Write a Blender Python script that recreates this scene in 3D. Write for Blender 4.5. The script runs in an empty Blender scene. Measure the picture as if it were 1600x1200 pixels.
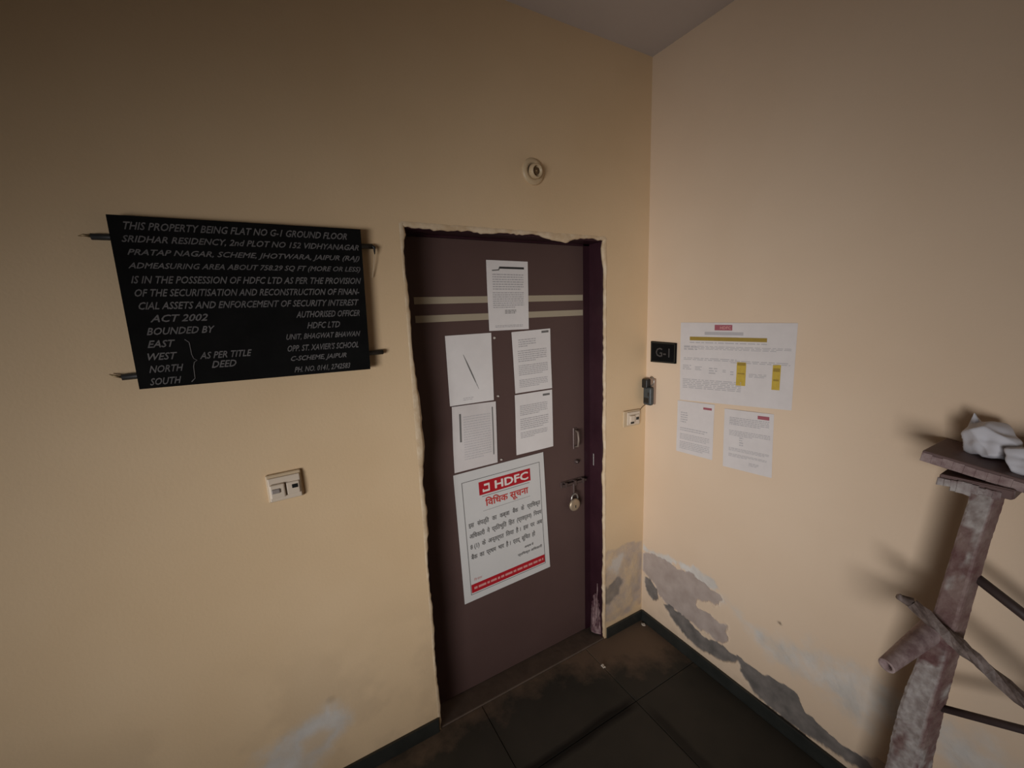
import bpy, bmesh, math, random
import numpy as np
from mathutils import Vector, Matrix

random.seed(7)
rng = np.random.RandomState(11)
scene = bpy.context.scene
COL = scene.collection

# ------------------------------------------------------------------ camera
F_PX = 647.45                                   # focal length in pixels of a 1600 px wide frame
PAN, TILT, ROLL = math.radians(29.688), math.radians(9.891), math.radians(-2.076)
cam_d = bpy.data.cameras.new('camera')
cam_d.sensor_fit = 'HORIZONTAL'; cam_d.sensor_width = 36.0
cam_d.lens = F_PX * 36.0 / 1600.0
cam_d.clip_start = 0.02; cam_d.clip_end = 60
cam = bpy.data.objects.new('camera', cam_d); COL.objects.link(cam)
fw = Vector((math.sin(PAN)*math.cos(TILT), math.cos(PAN)*math.cos(TILT), -math.sin(TILT)))
rt = Vector((math.cos(PAN), -math.sin(PAN), 0)); up = rt.cross(fw)
r2 = rt*math.cos(ROLL) + up*math.sin(ROLL); u2 = -rt*math.sin(ROLL) + up*math.cos(ROLL)
M = Matrix((r2, u2, -fw)).transposed().to_4x4(); M.translation = (-1.6278, -1.4715, 1.7405)
cam.matrix_world = M
scene.camera = cam

# ------------------------------------------------------------------ world, light, exposure
world = bpy.data.worlds.new('world'); scene.world = world; world.use_nodes = True
bg = world.node_tree.nodes['Background']
bg.inputs['Color'].default_value = (0.75, 0.85, 1.0, 1); bg.inputs['Strength'].default_value = 0.02

DOORWAY = (-4.10, -2.65, 0.85)                  # area lamp in an assumed unseen entrance; narrow spread shaped to mimic lens vignetting
ld = bpy.data.lights.new('daylight', 'AREA'); ld.shape = 'RECTANGLE'
ld.size = 1.9; ld.size_y = 1.5; ld.energy = 12.0; ld.color = (1.0, 0.97, 0.95); ld.spread = math.radians(45)
lo = bpy.data.objects.new('daylight', ld); COL.objects.link(lo)
lo.location = DOORWAY
lo.rotation_euler = (Vector((-0.70, -0.30, 1.04)) - Vector(DOORWAY)).to_track_quat('-Z', 'Y').to_euler()

vs = scene.view_settings
vs.view_transform = 'Standard'; vs.look = 'None'; vs.gamma = 1.0; vs.use_curve_mapping = False
vs.exposure = 0.0

# ------------------------------------------------------------------ dimensions
DL, DR, DH = -1.203, -0.276, 2.052              # doorway of the flat
CEIL = 2.846
SK = 0.064                                      # skirting height
LEAF = 0.100                                    # front of the door leaf behind the wall face
XL, YF = -4.4, -4.0                             # far walls behind the camera

# ------------------------------------------------------------------ materials
def lin(r, g, b):
    f = lambda c: (c/255/12.92) if c/255 <= 0.04045 else ((c/255+0.055)/1.055)**2.4
    return (f(r), f(g), f(b), 1.0)

def mat(name, color, rough=0.7, metal=0.0, noise=None, bump=None, spec=0.5):
    """noise = (scale, amount, second colour); bump = (scale, strength)"""
    m = bpy.data.materials.new(name); m.use_nodes = True
    nt = m.node_tree; b = nt.nodes['Principled BSDF']
    b.inputs['Base Color'].default_value = color
    b.inputs['Roughness'].default_value = rough; b.inputs['Metallic'].default_value = metal
    b.inputs['Specular IOR Level'].default_value = spec
    tc = nt.nodes.new('ShaderNodeTexCoord')
    if noise:
        n = nt.nodes.new('ShaderNodeTexNoise'); n.inputs['Scale'].default_value = noise[0]
        n.inputs['Detail'].default_value = 6; n.inputs['Roughness'].default_value = 0.65
        nt.links.new(tc.outputs['Object'], n.inputs['Vector'])
        r = nt.nodes.new('ShaderNodeValToRGB')
        r.color_ramp.elements[0].position = 0.5 - noise[1]; r.color_ramp.elements[0].color = color
        r.color_ramp.elements[1].position = 0.5 + noise[1]; r.color_ramp.elements[1].color = noise[2]
        nt.links.new(n.outputs['Fac'], r.inputs['Fac']); nt.links.new(r.outputs['Color'], b.inputs['Base Color'])
    if bump:
        n2 = nt.nodes.new('ShaderNodeTexNoise'); n2.inputs['Scale'].default_value = bump[0]; n2.inputs['Detail'].default_value = 4
        nt.links.new(tc.outputs['Object'], n2.inputs['Vector'])
        bp = nt.nodes.new('ShaderNodeBump'); bp.inputs['Strength'].default_value = bump[1]; bp.inputs['Distance'].default_value = 0.004
        nt.links.new(n2.outputs['Fac'], bp.inputs['Height']); nt.links.new(bp.outputs['Normal'], b.inputs['Normal'])
    return m

def wall_paint(name, base, base2):
    """painted plaster; colour attribute 'wear': R bare pinkish plaster, G grey cement, B white salt bloom, A dark grime"""
    m = bpy.data.materials.new(name); m.use_nodes = True
    nt = m.node_tree; L = nt.links; b = nt.nodes['Principled BSDF']
    b.inputs['Roughness'].default_value = 0.62; b.inputs['Specular IOR Level'].default_value = 0.3
    tc = nt.nodes.new('ShaderNodeTexCoord')
    def noise(scale, det=6, dist=0.0):
        n = nt.nodes.new('ShaderNodeTexNoise'); n.inputs['Scale'].default_value = scale
        n.inputs['Detail'].default_value = det; n.inputs['Distortion'].default_value = dist
        L.new(tc.outputs['Object'], n.inputs['Vector']); return n.outputs['Fac']
    def mix(fac, a, c):
        x = nt.nodes.new('ShaderNodeMix'); x.data_type = 'RGBA'
        if isinstance(fac, float): x.inputs[0].default_value = fac
        else: L.new(fac, x.inputs[0])
        for k, v in ((6, a), (7, c)):
            if isinstance(v, tuple): x.inputs[k].default_value = v
            else: L.new(v, x.inputs[k])
        return x.outputs[2]
    def ramp(v, a, c):
        r = nt.nodes.new('ShaderNodeMapRange'); r.inputs['From Min'].default_value = a; r.inputs['From Max'].default_value = c
        L.new(v, r.inputs['Value']); return r.outputs['Result']
    col = mix(ramp(noise(1.7, 3), 0.35, 0.7), base, base2)
    at = nt.nodes.new('ShaderNodeAttribute'); at.attribute_name = 'wear'
    sp = nt.nodes.new('ShaderNodeSeparateColor'); L.new(at.outputs['Color'], sp.inputs['Color'])
    pink = mix(ramp(noise(14), 0.3, 0.75), (0.37, 0.30, 0.265, 1), (0.50, 0.425, 0.385, 1))
    grey = mix(ramp(noise(20), 0.3, 0.7), (0.125, 0.115, 0.107, 1), (0.23, 0.205, 0.19, 1))
    salt = mix(ramp(noise(9), 0.3, 0.7), (0.55, 0.51, 0.46, 1), (0.70, 0.67, 0.63, 1))
    col = mix(at.outputs['Alpha'], col, (0.17, 0.12, 0.085, 1))
    col = mix(sp.outputs['Blue'], col, salt)
    col = mix(sp.outputs['Red'], col, pink)
    col = mix(sp.outputs['Green'], col, grey)
    L.new(col, b.inputs['Base Color'])
    bp = nt.nodes.new('ShaderNodeBump'); bp.inputs['Strength'].default_value = 0.12; bp.inputs['Distance'].default_value = 0.003
    L.new(noise(110, 3), bp.inputs['Height']); L.new(bp.outputs['Normal'], b.inputs['Normal'])
    return m

CREAM = (0.70, 0.515, 0.315, 1); CREAM2 = (0.75, 0.565, 0.36, 1)
M_WALL = wall_paint('cream_painted_plaster', CREAM, CREAM2)
M_WALLR = wall_paint('cream_painted_plaster_side', (0.71, 0.55, 0.40, 1), (0.75, 0.595, 0.445, 1))
M_CEIL = mat('white_ceiling', (0.60, 0.56, 0.57, 1), 0.8, noise=(2, 0.3, (0.66, 0.62, 0.62, 1)))
M_STAIRW = mat('darkened_stairwell_paint', (0.34, 0.27, 0.20, 1), 0.8, noise=(3, 0.3, (0.40, 0.32, 0.24, 1)))  # unseen walls coloured darker to cut the bounced light
M_CHIP = mat('chipped_plaster', (0.60, 0.44, 0.27, 1), 0.8, noise=(16, 0.12, (0.72, 0.58, 0.41, 1)), bump=(60, 0.4))
M_DOOR = mat('brown_door_laminate', (0.088, 0.052, 0.047, 1), 0.5, noise=(3, 0.3, (0.106, 0.064, 0.058, 1)), spec=0.35)
M_FRAME = mat('maroon_frame_enamel', (0.026, 0.008, 0.013, 1), 0.4, noise=(6, 0.2, (0.040, 0.014, 0.020, 1)), bump=(30, 0.15), spec=0.3)
M_FRAMEWORN = mat('peeled_frame_undercoat', (0.30, 0.20, 0.20, 1), 0.55, noise=(25, 0.12, (0.09, 0.035, 0.045, 1)), bump=(40, 0.5))
M_STRIPE = mat('beige_stripe', (0.40, 0.34, 0.25, 1), 0.5)
M_SKIRT = mat('black_skirting_stone', (0.018, 0.020, 0.018, 1), 0.35, noise=(12, 0.2, (0.032, 0.034, 0.031, 1)))
M_PAPER = mat('white_paper', (0.72, 0.69, 0.68, 1), 0.85, noise=(20, 0.3, (0.78, 0.75, 0.74, 1)))
M_PAPERW = mat('pasted_paper', (0.63, 0.59, 0.58, 1), 0.85, noise=(16, 0.3, (0.70, 0.66, 0.65, 1)))
M_FLEX = mat('poster_vinyl', (0.62, 0.62, 0.61, 1), 0.55, noise=(8, 0.3, (0.67, 0.66, 0.65, 1)))
M_INK = mat('grey_print', (0.46, 0.44, 0.45, 1), 0.85)
M_INKL = mat('pale_print', (0.55, 0.525, 0.53, 1), 0.85)
M_INKD = mat('black_print', (0.03, 0.03, 0.03, 1), 0.7)
M_INKM = mat('dark_grey_print', (0.16, 0.155, 0.15, 1), 0.7)
M_RED = mat('red_print', (0.44, 0.008, 0.018, 1), 0.6)
M_REDT = mat('red_letter_print', (0.55, 0.05, 0.04, 1), 0.6)
M_REDF = mat('faded_red_print', (0.36, 0.10, 0.13, 1), 0.7)
M_WHITEP = mat('white_print', (0.78, 0.72, 0.68, 1), 0.6)
M_PINKP = mat('pink_print', (0.62, 0.30, 0.28, 1), 0.6)
M_YELD = mat('olive_yellow_highlighter', (0.36, 0.25, 0.04, 1), 0.8, noise=(40, 0.25, (0.30, 0.20, 0.035, 1)))
M_YEL = mat('yellow_highlighter', (0.58, 0.42, 0.06, 1), 0.8, noise=(60, 0.2, (0.50, 0.34, 0.05, 1)))
M_BOARD = mat('black_board_enamel', (0.006, 0.006, 0.006, 1), 0.9, noise=(9, 0.2, (0.010, 0.010, 0.010, 1)), spec=0.05)
M_CHALK = mat('greyed_white_sign_paint', (0.175, 0.166, 0.166, 1), 0.8, noise=(25, 0.22, (0.095, 0.09, 0.092, 1)))
M_BLACKM = mat('black_iron', (0.012, 0.012, 0.012, 1), 0.5)
M_BRASS = mat('dull_wire', (0.30, 0.22, 0.12, 1), 0.5, 0.6)
M_STRING = mat('pale_string', (0.60, 0.48, 0.34, 1), 0.9)
M_PLATE = mat('yellowed_switch_plastic', (0.55, 0.42, 0.27, 1), 0.45, noise=(30, 0.3, (0.61, 0.48, 0.32, 1)))
M_PLATEW = mat('white_switch_plastic', (0.66, 0.56, 0.45, 1), 0.4)
M_GREYP = mat('grey_switch_rocker', (0.30, 0.26, 0.24, 1), 0.4)
M_BLACKP = mat('black_plastic', (0.010, 0.010, 0.010, 1), 0.4)
M_ROSE = mat('aged_holder_plastic', (0.56, 0.42, 0.26, 1), 0.4, noise=(25, 0.3, (0.62, 0.48, 0.30, 1)))
M_ROSED = mat('brown_holder_core', (0.12, 0.07, 0.03, 1), 0.5)
M_KEYB = mat('dark_bluish_plastic', (0.035, 0.045, 0.050, 1), 0.3, noise=(40, 0.2, (0.06, 0.07, 0.075, 1)))
M_KEYS = mat('brown_bell_side', (0.30, 0.20, 0.14, 1), 0.45)
M_STEEL = mat('dull_steel', (0.42, 0.40, 0.38, 1), 0.35, 0.8)
M_DULL = mat('tarnished_grip', (0.22, 0.17, 0.14, 1), 0.5, 0.3)
M_PADL = mat('old_brass', (0.48, 0.38, 0.27, 1), 0.42, 0.5, noise=(50, 0.2, (0.38, 0.29, 0.2, 1)))
M_DARKST = mat('painted_bolt', (0.10, 0.07, 0.065, 1), 0.35, 0.4)
M_TAPE = mat('tape_scrap', (0.55, 0.50, 0.45, 1), 0.6)
M_CLOTH = mat('white_cloth', (0.60, 0.60, 0.65, 1), 0.9)
M_FLAKE = mat('plaster_flake', (0.62, 0.55, 0.46, 1), 0.9)
M_POST = mat('rusty_maroon_post', (0.13, 0.062, 0.062, 1), 0.6, noise=(16, 0.12, (0.24, 0.17, 0.155, 1)), bump=(40, 0.5))
def _splash(m):
    nt = m.node_tree; L = nt.links; b = nt.nodes['Principled BSDF']; src = b.inputs['Base Color'].links[0].from_socket
    at = nt.nodes.new('ShaderNodeAttribute'); at.attribute_name = 'wear'
    n = nt.nodes.new('ShaderNodeTexNoise'); n.inputs['Scale'].default_value = 45; n.inputs['Detail'].default_value = 5
    tc = nt.nodes.new('ShaderNodeTexCoord'); L.new(tc.outputs['Object'], n.inputs['Vector'])
    r = nt.nodes.new('ShaderNodeValToRGB'); r.color_ramp.elements[0].position = .35; r.color_ramp.elements[0].color = (0.26, 0.22, 0.21, 1)
    r.color_ramp.elements[1].position = .7; r.color_ramp.elements[1].color = (0.46, 0.43, 0.42, 1); L.new(n.outputs['Fac'], r.inputs['Fac'])
    x = nt.nodes.new('ShaderNodeMix'); x.data_type = 'RGBA'; L.new(at.outputs['Fac'], x.inputs[0]); L.new(src, x.inputs[6]); L.new(r.outputs['Color'], x.inputs[7])
    L.new(x.outputs[2], b.inputs['Base Color'])
_splash(M_POST)
M_RAIL = mat('maroon_handrail', (0.115, 0.070, 0.066, 1), 0.55, noise=(10, 0.25, (0.16, 0.10, 0.095, 1)), bump=(30, 0.3))
M_WORN = mat('worn_edge_paint', (0.36, 0.28, 0.27, 1), 0.7, noise=(35, 0.15, (0.19, 0.12, 0.12, 1)), bump=(50, 0.5))
M_CEMENT = mat('cement_splash', (0.40, 0.37, 0.36, 1), 0.85, noise=(22, 0.14, (0.16, 0.10, 0.10, 1)), bump=(40, 0.6))
M_RUST = mat('rusty_bar', (0.10, 0.072, 0.062, 1), 0.6, noise=(40, 0.12, (0.20, 0.155, 0.14, 1)), bump=(60, 0.6))
M_DARKBAR = mat('dark_bar', (0.040, 0.026, 0.025, 1), 0.55, noise=(30, 0.2, (0.06, 0.04, 0.038, 1)))

def floor_mat():
    m = bpy.data.materials.new('dusty_dark_stone'); m.use_nodes = True
    nt = m.node_tree; L = nt.links; b = nt.nodes['Principled BSDF']
    b.inputs['Roughness'].default_value = 0.7; b.inputs['Specular IOR Level'].default_value = 0.25
    geo = nt.nodes.new('ShaderNodeNewGeometry')
    sep = nt.nodes.new('ShaderNodeSeparateXYZ'); L.new(geo.outputs['Position'], sep.inputs[0])
    def math_(op, a, c=None):
        n = nt.nodes.new('ShaderNodeMath'); n.operation = op
        for k, v in ((0, a), (1, c)):
            if v is None: continue
            if isinstance(v, (int, float)): n.inputs[k].default_value = v
            else: L.new(v, n.inputs[k])
        return n.outputs[0]
    n = nt.nodes.new('ShaderNodeTexNoise'); n.inputs['Scale'].default_value = 9; n.inputs['Detail'].default_value = 7
    n.inputs['Roughness'].default_value = 0.65
    L.new(geo.outputs['Position'], n.inputs['Vector'])
    n2 = nt.nodes.new('ShaderNodeTexNoise'); n2.inputs['Scale'].default_value = 2.6; n2.inputs['Detail'].default_value = 5
    L.new(geo.outputs['Position'], n2.inputs['Vector'])
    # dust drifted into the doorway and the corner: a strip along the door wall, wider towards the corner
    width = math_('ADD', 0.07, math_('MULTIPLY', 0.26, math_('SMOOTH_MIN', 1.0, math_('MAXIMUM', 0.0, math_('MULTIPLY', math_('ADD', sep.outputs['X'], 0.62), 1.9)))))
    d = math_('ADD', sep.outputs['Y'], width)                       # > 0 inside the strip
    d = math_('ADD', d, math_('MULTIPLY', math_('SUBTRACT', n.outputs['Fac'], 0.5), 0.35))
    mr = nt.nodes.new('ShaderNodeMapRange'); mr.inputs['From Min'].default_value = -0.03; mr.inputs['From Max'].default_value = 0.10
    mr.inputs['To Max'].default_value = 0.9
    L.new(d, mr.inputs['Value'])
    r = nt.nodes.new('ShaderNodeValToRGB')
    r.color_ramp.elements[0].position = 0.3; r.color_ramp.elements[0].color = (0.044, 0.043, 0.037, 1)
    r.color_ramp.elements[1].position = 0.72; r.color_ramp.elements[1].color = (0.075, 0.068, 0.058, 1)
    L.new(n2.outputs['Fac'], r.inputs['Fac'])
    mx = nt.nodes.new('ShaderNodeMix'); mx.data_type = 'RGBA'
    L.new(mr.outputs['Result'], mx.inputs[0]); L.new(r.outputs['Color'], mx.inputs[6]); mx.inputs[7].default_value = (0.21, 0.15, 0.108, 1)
    # old dark spill marks along two of the joints
    def smear(axis, c, w, other, o0, o1):
        dd = math_('ABSOLUTE', math_('ADD', math_('SUBTRACT', sep.outputs[axis], c), math_('MULTIPLY', math_('SUBTRACT', n2.outputs['Fac'], .5), .06)))
        a = math_('SUBTRACT', 1.0, math_('DIVIDE', dd, w)); a = math_('MAXIMUM', a, 0.0)
        e1 = math_('MULTIPLY', math_('SUBTRACT', sep.outputs[other], o0), 12.0); e2 = math_('MULTIPLY', math_('SUBTRACT', o1, sep.outputs[other]), 12.0)
        e = math_('MAXIMUM', math_('MINIMUM', math_('MINIMUM', e1, e2), 1.0), 0.0)
        return math_('MULTIPLY', math_('MINIMUM', math_('MULTIPLY', a, 1.6), 1.0), e)
    sm_ = math_('MAXIMUM', smear('Y', -.345, .035, 'X', -1.15, -.38), math_('MULTIPLY', smear('X', -.385, .03, 'Y', -.75, -.37), .6))
    mk = nt.nodes.new('ShaderNodeMix'); mk.data_type = 'RGBA'
    L.new(math_('MULTIPLY', sm_, .85), mk.inputs[0]); L.new(mx.outputs[2], mk.inputs[6]); mk.inputs[7].default_value = (0.008, 0.0075, 0.007, 1)
    L.new(mk.outputs[2], b.inputs['Base Color'])
    bp = nt.nodes.new('ShaderNodeBump'); bp.inputs['Strength'].default_value = 0.2; bp.inputs['Distance'].default_value = 0.003
    L.new(n.outputs['Fac'], bp.inputs['Height']); L.new(bp.outputs['Normal'], b.inputs['Normal'])
    return m
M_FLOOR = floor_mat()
M_JOINT = mat('dirt_filled_joint', (0.020, 0.018, 0.016, 1), 0.8)
M_SILL = mat('dusty_threshold', (0.085, 0.062, 0.048, 1), 0.85, noise=(9, 0.2, (0.14, 0.10, 0.075, 1)), bump=(40, 0.3))

# ------------------------------------------------------------------ helpers
def link(o, parent=None):
    COL.objects.link(o)
    if parent is not None: o.parent = parent
    return o

def tag(o, label=None, cat=None, group=None, kind=None):
    if label: o['label'] = label
    if cat: o['category'] = cat
    if group: o['group'] = group
    if kind: o['kind'] = kind
    return o

def empty(name, loc=(0, 0, 0)):
    o = bpy.data.objects.new(name, None); o.location = loc; o.empty_display_size = 0.05
    return link(o)

class MB:
    """collects shapes in world coordinates; build() makes ONE mesh object (relative to its parent's location)"""
    def __init__(s): s.v = []; s.f = []; s.sm = []
    def add(s, vs, fs, smooth=False):
        o = len(s.v); s.v += [tuple(p) for p in vs]; s.f += [tuple(i+o for i in f) for f in fs]; s.sm += [smooth]*len(fs); return s
    def bm(s, b, smooth=False, mtx=None):
        if mtx is not None: bmesh.ops.transform(b, matrix=mtx, verts=b.verts)
        b.verts.index_update()
        s.add([v.co[:] for v in b.verts], [[v.index for v in f.verts] for f in b.faces], smooth); b.free(); return s
    def box(s, lo, hi, bev=0.0, seg=2, mtx=None, jit=0.0, cuts=0):
        b = bmesh.new(); bmesh.ops.create_cube(b, size=1)
        c = [(a+d)/2 for a, d in zip(lo, hi)]; z = [d-a for a, d in zip(lo, hi)]
        for v in b.verts: v.co = Vector((v.co.x*z[0]+c[0], v.co.y*z[1]+c[1], v.co.z*z[2]+c[2]))
        if bev: bmesh.ops.bevel(b, geom=list(b.edges), offset=bev, segments=seg, profile=0.5, affect='EDGES')
        if cuts: bmesh.ops.subdivide_edges(b, edges=list(b.edges), cuts=cuts, use_grid_fill=True)
        if jit:
            for v in b.verts: v.co += Vector([random.uniform(-jit, jit) for _ in range(3)])
        return s.bm(b, False, mtx)
    def cyl(s, a, c, r, r2=None, n=20, cap=True, smooth=True):
        a = Vector(a); c = Vector(c); d = (c-a); q = d.to_track_quat('Z', 'Y'); r2 = r if r2 is None else r2
        X = q @ Vector((1, 0, 0)); Y = q @ Vector((0, 1, 0)); vs = []; fs = []
        for p, rr in ((a, r), (c, r2)):
            for i in range(n):
                t = 2*math.pi*i/n; vs.append(p + X*math.cos(t)*rr + Y*math.sin(t)*rr)
        fs = [(i, (i+1) % n, n+(i+1) % n, n+i) for i in range(n)]
        s.add(vs, fs, smooth)
        if cap: s.add(vs, [tuple(reversed(range(n))), tuple(range(n, 2*n))], False)
        return s
    def tube(s, pts, r, n=10, closed=False, jit=0.0, cap=True):
        pts = [Vector(p) for p in pts]; m = len(pts); vs = []; prev = None
        rs = r if isinstance(r, (list, tuple)) else [r]*m
        for k, p in enumerate(pts):
            t = (pts[(k+1) % m]-pts[k-1]) if closed else (pts[min(k+1, m-1)]-pts[max(k-1, 0)])
            t.normalize()
            if prev is None:
                ref = Vector((0, 0, 1)) if abs(t.z) < 0.9 else Vector((1, 0, 0)); X = t.cross(ref).normalized()
            else: X = (prev - t*prev.dot(t)).normalized()
            prev = X; Y = t.cross(X)
            for i in range(n):
                a = 2*math.pi*i/n; q = rs[k]*(1+random.uniform(-jit, jit)); vs.append(p+X*math.cos(a)*q+Y*math.sin(a)*q)
        fs = []
        for k in range(m if closed else m-1):
            for i in range(n):
                a = k*n+i; b = k*n+(i+1) % n; c = ((k+1) % m)*n+(i+1) % n; d = ((k+1) % m)*n+i
                fs.append((a, b, c, d))
        if cap and not closed: fs += [tuple(reversed(range(n))), tuple(range((m-1)*n, m*n))]
        return s.add(vs, fs, True)
    def lathe(s, origin, axis, prof, n=36):
        """prof: list of (radius, height along axis)"""
        q = Vector(axis).to_track_quat('Z', 'Y'); X = q @ Vector((1, 0, 0)); Y = q @ Vector((0, 1, 0)); Z = q @ Vector((0, 0, 1))
        vs = []; m = len(prof); o = Vector(origin)
        for r, h in prof:
            for i in range(n):
                t = 2*math.pi*i/n; vs.append(o+Z*h+X*math.cos(t)*max(r, 1e-5)+Y*math.sin(t)*max(r, 1e-5))
        fs = [(k*n+i, k*n+(i+1) % n, (k+1)*n+(i+1) % n, (k+1)*n+i) for k in range(m-1) for i in range(n)]
        return s.add(vs, fs, True)
    def build(s, name, material, parent=None):
        me = bpy.data.meshes.new(name)
        off = Vector(parent.matrix_world.translation) if parent is not None else Vector((0, 0, 0))
        if parent is not None:
            off = Vector((0, 0, 0)); p = parent
            while p is not None: off += p.location; p = p.parent
        me.from_pydata([tuple(Vector(v)-off) for v in s.v], [], s.f)
        me.polygons.foreach_set('use_smooth', s.sm)
        me.materials.append(material); me.update()
        return link(bpy.data.objects.new(name, me), parent)

# 2-D value noise on numpy arrays
_lat = rng.rand(256, 256)
def vnoise(x, y):
    xi = np.floor(x).astype(int); yi = np.floor(y).astype(int); fx = x-xi; fy = y-yi
    fx = fx*fx*(3-2*fx); fy = fy*fy*(3-2*fy); g = lambda a, b: _lat[a % 256, b % 256]
    return (g(xi, yi)*(1-fx)+g(xi+1, yi)*fx)*(1-fy)+(g(xi, yi+1)*(1-fx)+g(xi+1, yi+1)*fx)*fy
def fbm(x, y, o=5):
    t = 0; a = .5; n = 0
    for k in range(o): t = t+a*vnoise(x*2**k+17*k, y*2**k+9*k); n += a; a *= .55
    return t/n-.5
def sdf(px, py, poly):
    """signed distance to a polygon, positive inside"""
    d = np.full(px.shape, 1e9); ins = np.zeros(px.shape, bool); n = len(poly)
    for i in range(n):
        ax, ay = poly[i]; bx, by = poly[(i+1) % n]; ex, ey = bx-ax, by-ay
        t = np.clip(((px-ax)*ex+(py-ay)*ey)/(ex*ex+ey*ey+1e-12), 0, 1)
        d = np.minimum(d, np.hypot(px-ax-t*ex, py-ay-t*ey))
        c = ((ay > py) != (by > py)); xx = (bx-ax)*(py-ay)/((by-ay) if abs(by-ay) > 1e-9 else 1e-9)+ax
        ins ^= (c & (px < xx))
    return np.where(ins, d, -d)
def sm(x, a, b):
    t = np.clip((x-a)/(b-a), 0, 1); return t*t*(3-2*t)

def wall_mesh(name, rects, place, wearfn, material, extra=None):
    """rects: (a0,a1,z0,z1,step) panels of one wall; place(a,z,depth) -> xyz; wearfn(a,z) -> (R,G,B,A,depth)"""
    V = []; Fc = []; W = []
    for (a0, a1, z0, z1, st) in rects:
        na = max(1, int(round((a1-a0)/st))); nz = max(1, int(round((z1-z0)/st)))
        A, Z = np.meshgrid(np.linspace(a0, a1, na+1), np.linspace(z0, z1, nz+1), indexing='ij')
        if st < 0.1: R, G, B, K, D = wearfn(A, Z)
        else: R = G = B = K = D = np.zeros(A.shape)
        base = len(V)
        P = place(A, Z, D); V += list(map(tuple, np.stack(P, -1).reshape(-1, 3)))
        W += list(map(tuple, np.stack([R, G, B, K], -1).reshape(-1, 4)))
        idx = lambda i, j: base+i*(nz+1)+j
        Fc += [(idx(i, j), idx(i+1, j), idx(i+1, j+1), idx(i, j+1)) for i in range(na) for j in range(nz)]
    if extra:
        for quad in extra:
            b = len(V); V += quad; W += [(0, 0, 0, 0)]*4; Fc.append((b, b+1, b+2, b+3))
    me = bpy.data.meshes.new(name); me.from_pydata(V, [], Fc)
    at = me.color_attributes.new('wear', 'FLOAT_COLOR', 'POINT')
    at.data.foreach_set('color', np.array(W, dtype=np.float32).ravel())
    me.materials.append(material); me.update()
    o = link(bpy.data.objects.new(name, me)); return tag(o, kind='structure')

# ------------------------------------------------------------------ the setting
# --- right wall: peeling plaster above the skirting
pinkA = [(0.02, .41), (-.03, .43), (-.076, .447), (-.214, .447), (-.289, .46), (-.361, .45), (-.461, .434), (-.432, .371), (-.354, .343), (-.344, .307), (-.499, .306), (-.508, .235), (-.494, .207), (-.385, .189), (-.275, .195), (-.169, .198), (-.119, .217), (-.059, .284), (.02, .299)]
darkA = [(-.012, .275), (-.059, .277), (-.108, .249), (-.113, .194), (-.077, .164), (-.031, .194)]
darkB = [(-.142, .187), (-.183, .207), (-.3, .2), (-.374, .169), (-.495, .196), (-.552, .18), (-.539, .147), (-.489, .112), (-.401, .089), (-.318, .085), (-.213, .126)]
darkC = [(-.551, .191), (-.652, .186), (-.736, .217), (-.793, .221), (-.828, .169), (-.881, .152), (-.944, .14), (-.996, .148), (-1.05, .13), (-1.05, .09), (-.993, .09), (-.921, .082), (-.851, .067), (-.789, .061), (-.705, .063), (-.631, .082), (-.57, .128)]
white1 = [(.02, .45), (-.076, .459), (-.238, .496), (-.381, .496), (-.48, .467), (-.428, .436), (-.35, .432), (-.239, .45), (-.134, .428), (.02, .42)]
saltP = [(-.492, .432), (-.592, .393), (-.697, .417), (-.82, .452), (-.937, .462), (-1.016, .468), (-1.4, .48), (-1.8, .47), (-1.8, .33), (-1.3, .34), (-1.05, .346), (-.983, .298), (-.885, .28), (-.771, .297), (-.67, .306), (-.575, .37)]
lowP = [(-1.0, .06), (-1.02, .17), (-1.1, .21), (-1.25, .24), (-1.6, .22), (-1.9, .2), (-1.9, .0), (-1.0, .0)]
speck = [(-.708, .473), (-.714, .476), (-.716, .470)]
def wear_right(A, Z):
    n1 = fbm(A*22+3, Z*22); n2 = fbm(A*60, Z*60+5); n3 = fbm(A*7, Z*7+2)
    e = n1*.040+n2*.020
    R = sm(sdf(A, Z, pinkA)+e, -.002, .005)
    G = np.maximum.reduce([sm(sdf(A, Z, q)+e*.7, -.002, .004) for q in (darkA, darkB, darkC)])
    B = np.maximum(sm(sdf(A, Z, white1)+e*1.4, -.010, .010), sm(sdf(A, Z, saltP)+n3*.12+e*1.5, -.05, .05)*np.clip(.85+n1*1.3, 0, 1))
    R2 = sm(sdf(A, Z, lowP)+e*2, -.004, .012)*np.clip(.6+n1*2.2, 0, 1)
    K = sm(.13-Z+n3*.22, -.02, .10)*.22*np.clip(.6+2*n1, 0, 1)
    K = np.maximum(K, .8*sm(sdf(A, Z, speck)+.004, -.003, .004))
    R = np.maximum(R, R2)
    D = np.maximum.reduce([R*.0025, G*.0045, B*.0006*(1+n2*4)])
    D = D-sm(sdf(A, Z, pinkA)+e, -.010, -.002)*(1-R)*.0018          # curled lip of the paint film
    edge = np.minimum.reduce([sm(.70-Z, 0, .03), sm(-A, -.001, .006), sm(A+2.0, 0, .03)])
    return R*edge, G*edge, B*edge, K*edge, D*edge
wall_right = wall_mesh('wall_right', [(-2.0, 0, 0, .7, .005), (-2.0, 0, .7, CEIL, .25), (YF, -2.0, 0, CEIL, .5)],
                       lambda a, z, d: (d, a, z), wear_right, M_WALLR)

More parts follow.
